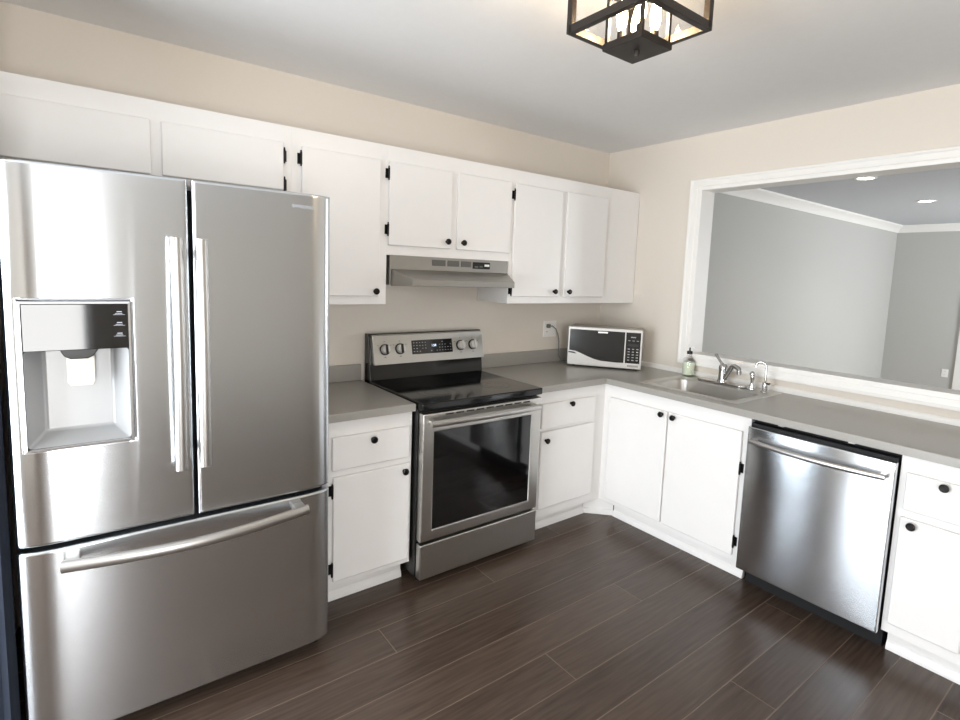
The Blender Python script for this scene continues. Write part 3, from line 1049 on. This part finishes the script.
# ------------------------------------------------------------------ dishwasher
dw = thing('dishwasher', 'stainless dishwasher with curved bar handle in the right-hand run', 'dishwasher', (-.33, -1.848, 0))
Y0, Y1 = -2.150, -1.546
B().box(-.585, -.03, Y0, Y1, .10, .870).build('tub', 'void', dw, smooth=False)
B().box(-.540, -.05, Y0 + .005, Y1 - .005, .0, .099).build('kick_plate', 'void', dw, smooth=False)
B().box(-.628, -.586, Y0 + .006, Y1 - .006, .106, .856).build('door_inner', 'void', dw, smooth=False)
dp = B()
t_ = bmesh.new()
ny, nz = 24, 20
za, zb = .108, .841
ya_, yb_ = Y0 + .001, Y1 - .002
fx = lambda a, c: -.653 - .010 * (1 - abs(2 * a - 1) ** 2.5) * (1 - .8 * abs(2 * c - 1) ** 3)
V = [[t_.verts.new((fx(i / ny, j / nz), ya_ + (yb_ - ya_) * i / ny, za + (zb - za) * j / nz)) for j in range(nz + 1)] for i in range(ny + 1)]
for i in range(ny):
    for j in range(nz):
        t_.faces.new((V[i][j], V[i + 1][j], V[i + 1][j + 1], V[i][j + 1]))
be = [e for e in t_.edges if len(e.link_faces) == 1]
r = bmesh.ops.extrude_edge_only(t_, edges=be)
for g in r['geom']:
    if isinstance(g, bmesh.types.BMVert):
        g.co.x = -.629
bmesh.ops.recalc_face_normals(t_, faces=t_.faces)
es = [e for e in t_.edges if len(e.link_faces) == 2 and e.calc_face_angle(0) > math.radians(50) and all(q.co.x < -.64 for q in e.verts)]
bmesh.ops.bevel(t_, geom=es, offset=.005, segments=3, profile=.5, affect='EDGES', clamp_overlap=True)
dp.merge(t_)
dpo = dp.build('door_panel', 'steel', dw)
hb = B()
p = []
for k in range(21):
    s = k / 20
    p.append((-.690 - .022 * math.sin(math.pi * s), -1.578 - s * .548, .781 - .004 * math.sin(math.pi * s)))
hb.tube(p, .0125, .009, 14, side=(0, 0, 1))
for y in (-1.590, -2.114):
    hb.box(-.694, -.653, y - .012, y + .012, .773, .791, .003)
hb.build('handle', 'handle', dpo)
for y in (-1.69, -1.98):
    B().box(-.632, -.600, y - .012, y + .012, .8725, .8755).build('mounting_clip', 'handle', dw, smooth=False)

# ------------------------------------------------------------------ microwave
P0, P1 = Vector((-.534, -.186, 0)), Vector((-.236, -.590, 0))
mid = (P0 + P1) / 2
rz = math.atan2(P1.y - P0.y, P1.x - P0.x)
MW = (P1 - P0).length
mw = thing('microwave', 'small silver microwave with black door angled in the counter corner', 'microwave', (mid.x, mid.y, CZ), rz)
MWM = WORLD[mw.name]
# local frame: x along the front, +y into the corner, z up


def mb(fn):
    b = B()
    fn(b)
    bmesh.ops.transform(b.bm, matrix=MWM, verts=b.bm.verts)
    return b


hw = MW / 2
MZ0, MZ1, MD = .012, .281, .265
mb(lambda b: b.box(-hw + .004, hw - .004, .020, MD, MZ0 + .003, MZ1 - .002, .006)).build('case', 'mwtop', mw)
for x in (-hw + .04, hw - .04):
    for y in (.05, MD - .04):
        mb(lambda b: b.cyl((x, y, 0), (x, y, MZ0 + .005), .012)).build('foot', 'black', mw)
XD = hw - .112
mb(lambda b: b.box(-hw, hw, .0, .020, MZ0, MZ1, .005, 3)).build('front_frame', 'mwsilver', mw)


def swoosh(b):
    top = [(-hw + .012, MZ1 - .018), (XD - .004, MZ1 - .018)]
    low = [(XD - .004, .052), (XD - .05, .050), (-.02, .054), (-.07, .064), (-.12, .082), (-.16, .098), (-.195, .110), (-hw + .012, .116)]
    b.prism(top + low, 'y', -.004, .001, .001)


wd_ = mb(swoosh).build('door_window', 'mwglass', mw)
mb(lambda b: b.prism([(-hw + .008, .098), (-hw + .008, .106), (-.205, .103), (-.185, .092)], 'y', -.005, .0005)).build('door_grip_recess', 'void', mw)
mb(lambda b: b.box(-.045, .020, -.0055, -.0035, MZ1 - .034, MZ1 - .024)).build('logo_bar', 'silverlip', wd_)
cp = mb(lambda b: b.box(XD + .004, hw - .012, -.004, .001, .052, MZ1 - .018, .001)).build('control_panel', 'mwglass', mw)
mb(lambda b: b.box(XD + .020, hw - .024, -.0048, -.0035, .168, .186)).build('display', 'slot', cp)


for r in range(5):
    for c in range(3):
        x = XD + .026 + c * .028
        z = .150 - r * .019
        mb(lambda b: b.box(x - .007, x + .007, -.0046, -.0036, z - .003, z + .003)).build('key', 'dispgrey', cp, smooth=False)
for c in range(3):
    mb(lambda b: b.box(XD + .019 + c * .028, XD + .033 + c * .028, -.0046, -.0036, .205, .209)).build('key', 'dispgrey', cp, smooth=False)
mb(lambda b: b.box(XD + .035, XD + .068, -.0046, -.0036, .228, .234)).build('key', 'dispgrey', cp, smooth=False)
mb(lambda b: b.box(XD + .020, hw - .020, -.0015, .001, .026, .040, .0005)).build('open_button', 'mwtop', mw)
# cord from the wall plate down behind the microwave
pl = B()
px_, pz_ = -.571, 1.180
pl.box(px_ - .013, px_ + .013, -.034, -.0105, pz_ - .014, pz_ + .014, .005)
cord = B()
cord.tube([(px_, -.030, pz_), (px_ + .015, -.048, pz_ + .001), (px_ + .045, -.052, pz_ - .020), (px_ + .070, -.050, pz_ - .060), (px_ + .085, -.048, pz_ - .11), (px_ + .092, -.045, pz_ - .17), (px_ + .098, -.045, pz_ - .225), (px_ + .12, -.055, CZ + .008), (px_ + .20, -.075, CZ + .006)], .004, n=10)
co = cord.build('power_cord', 'cord', mw)
pl.build('plug', 'cord', co)

# ------------------------------------------------------------------ ceiling lantern
LX, LY = -1.895, -1.719
lt = thing('ceiling_lantern', 'square dark bronze and glass flush ceiling lantern with lit bulbs', 'ceiling light', (LX, LY, H))
B().box(LX - .10, LX + .10, LY - .10, LY + .10, H - .022, H, .004).build('canopy', 'bronze', lt)
hs = .139
zb_, zt_ = 2.270, 2.450
fb = .010
fr = B()
for sx in (-1, 1):
    for sy in (-1, 1):
        fr.box(LX + sx * hs - fb, LX + sx * hs + fb, LY + sy * hs - fb, LY + sy * hs + fb, zb_ - .006, zt_, .002)
for z in (zb_ + .006, zt_ - .012):
    for s in (-1, 1):
        fr.box(LX - hs, LX + hs, LY + s * hs - fb, LY + s * hs + fb, z - .012, z + .012, .002)
        fr.box(LX + s * hs - fb, LX + s * hs + fb, LY - hs, LY + hs, z - .012, z + .012, .002)
fr.box(LX - hs, LX + hs, LY - .010, LY + .010, zt_ - .014, zt_ + .012).box(LX - .010, LX + .010, LY - hs, LY + hs, zt_ - .014, zt_ + .012)
fr.build('outer_frame', 'bronze', lt)
for s in (-1, 1):
    B().box(LX - hs + fb, LX + hs - fb, LY + s * hs - .0015, LY + s * hs + .0015, zb_ + .018, zt_ - .024).build('glass_pane', 'glass', lt, smooth=False)
    B().box(LX + s * hs - .0015, LX + s * hs + .0015, LY - hs + fb, LY + hs - fb, zb_ + .018, zt_ - .024).build('glass_pane', 'glass', lt, smooth=False)
cs = .068
for sx in (-1, 1):
    for sy in (-1, 1):
        cage = B().box(LX + sx * (cs - .006) - .0055, LX + sx * (cs - .006) + .0055, LY + sy * (cs - .006) - .0055, LY + sy * (cs - .006) + .0055, 2.234, zt_, .001)
        cage.build('inner_post', 'bronze', lt)
B().box(LX - .072, LX + .072, LY - .072, LY + .072, 2.212, 2.234, .003).build('bottom_cap', 'bronze', lt)
B().lathe([(0, -.016), (.006, -.015), (.008, -.010), (.008, 0), (0, 0)], (LX, LY, 2.212)).build('finial', 'bronze', lt)
for sx, sy in ((-1, -1), (1, -1), (1, 1), (-1, 1)):
    x, y = LX + sx * .108, LY + sy * .108
    x, y = LX + sx * .034, LY + sy * .034
    sc = B().lathe([(0, 0), (.012, 0), (.012, .030), (.010, .034), (0, .034)], (x, y, 2.234)).build('socket', 'bronze', lt)
    B().lathe([(0, .034), (.008, .036), (.014, .055), (.016, .075), (.012, .100), (.005, .125), (0, .135)], (x, y, 2.234), n=16).build('bulb', 'bulb', sc)
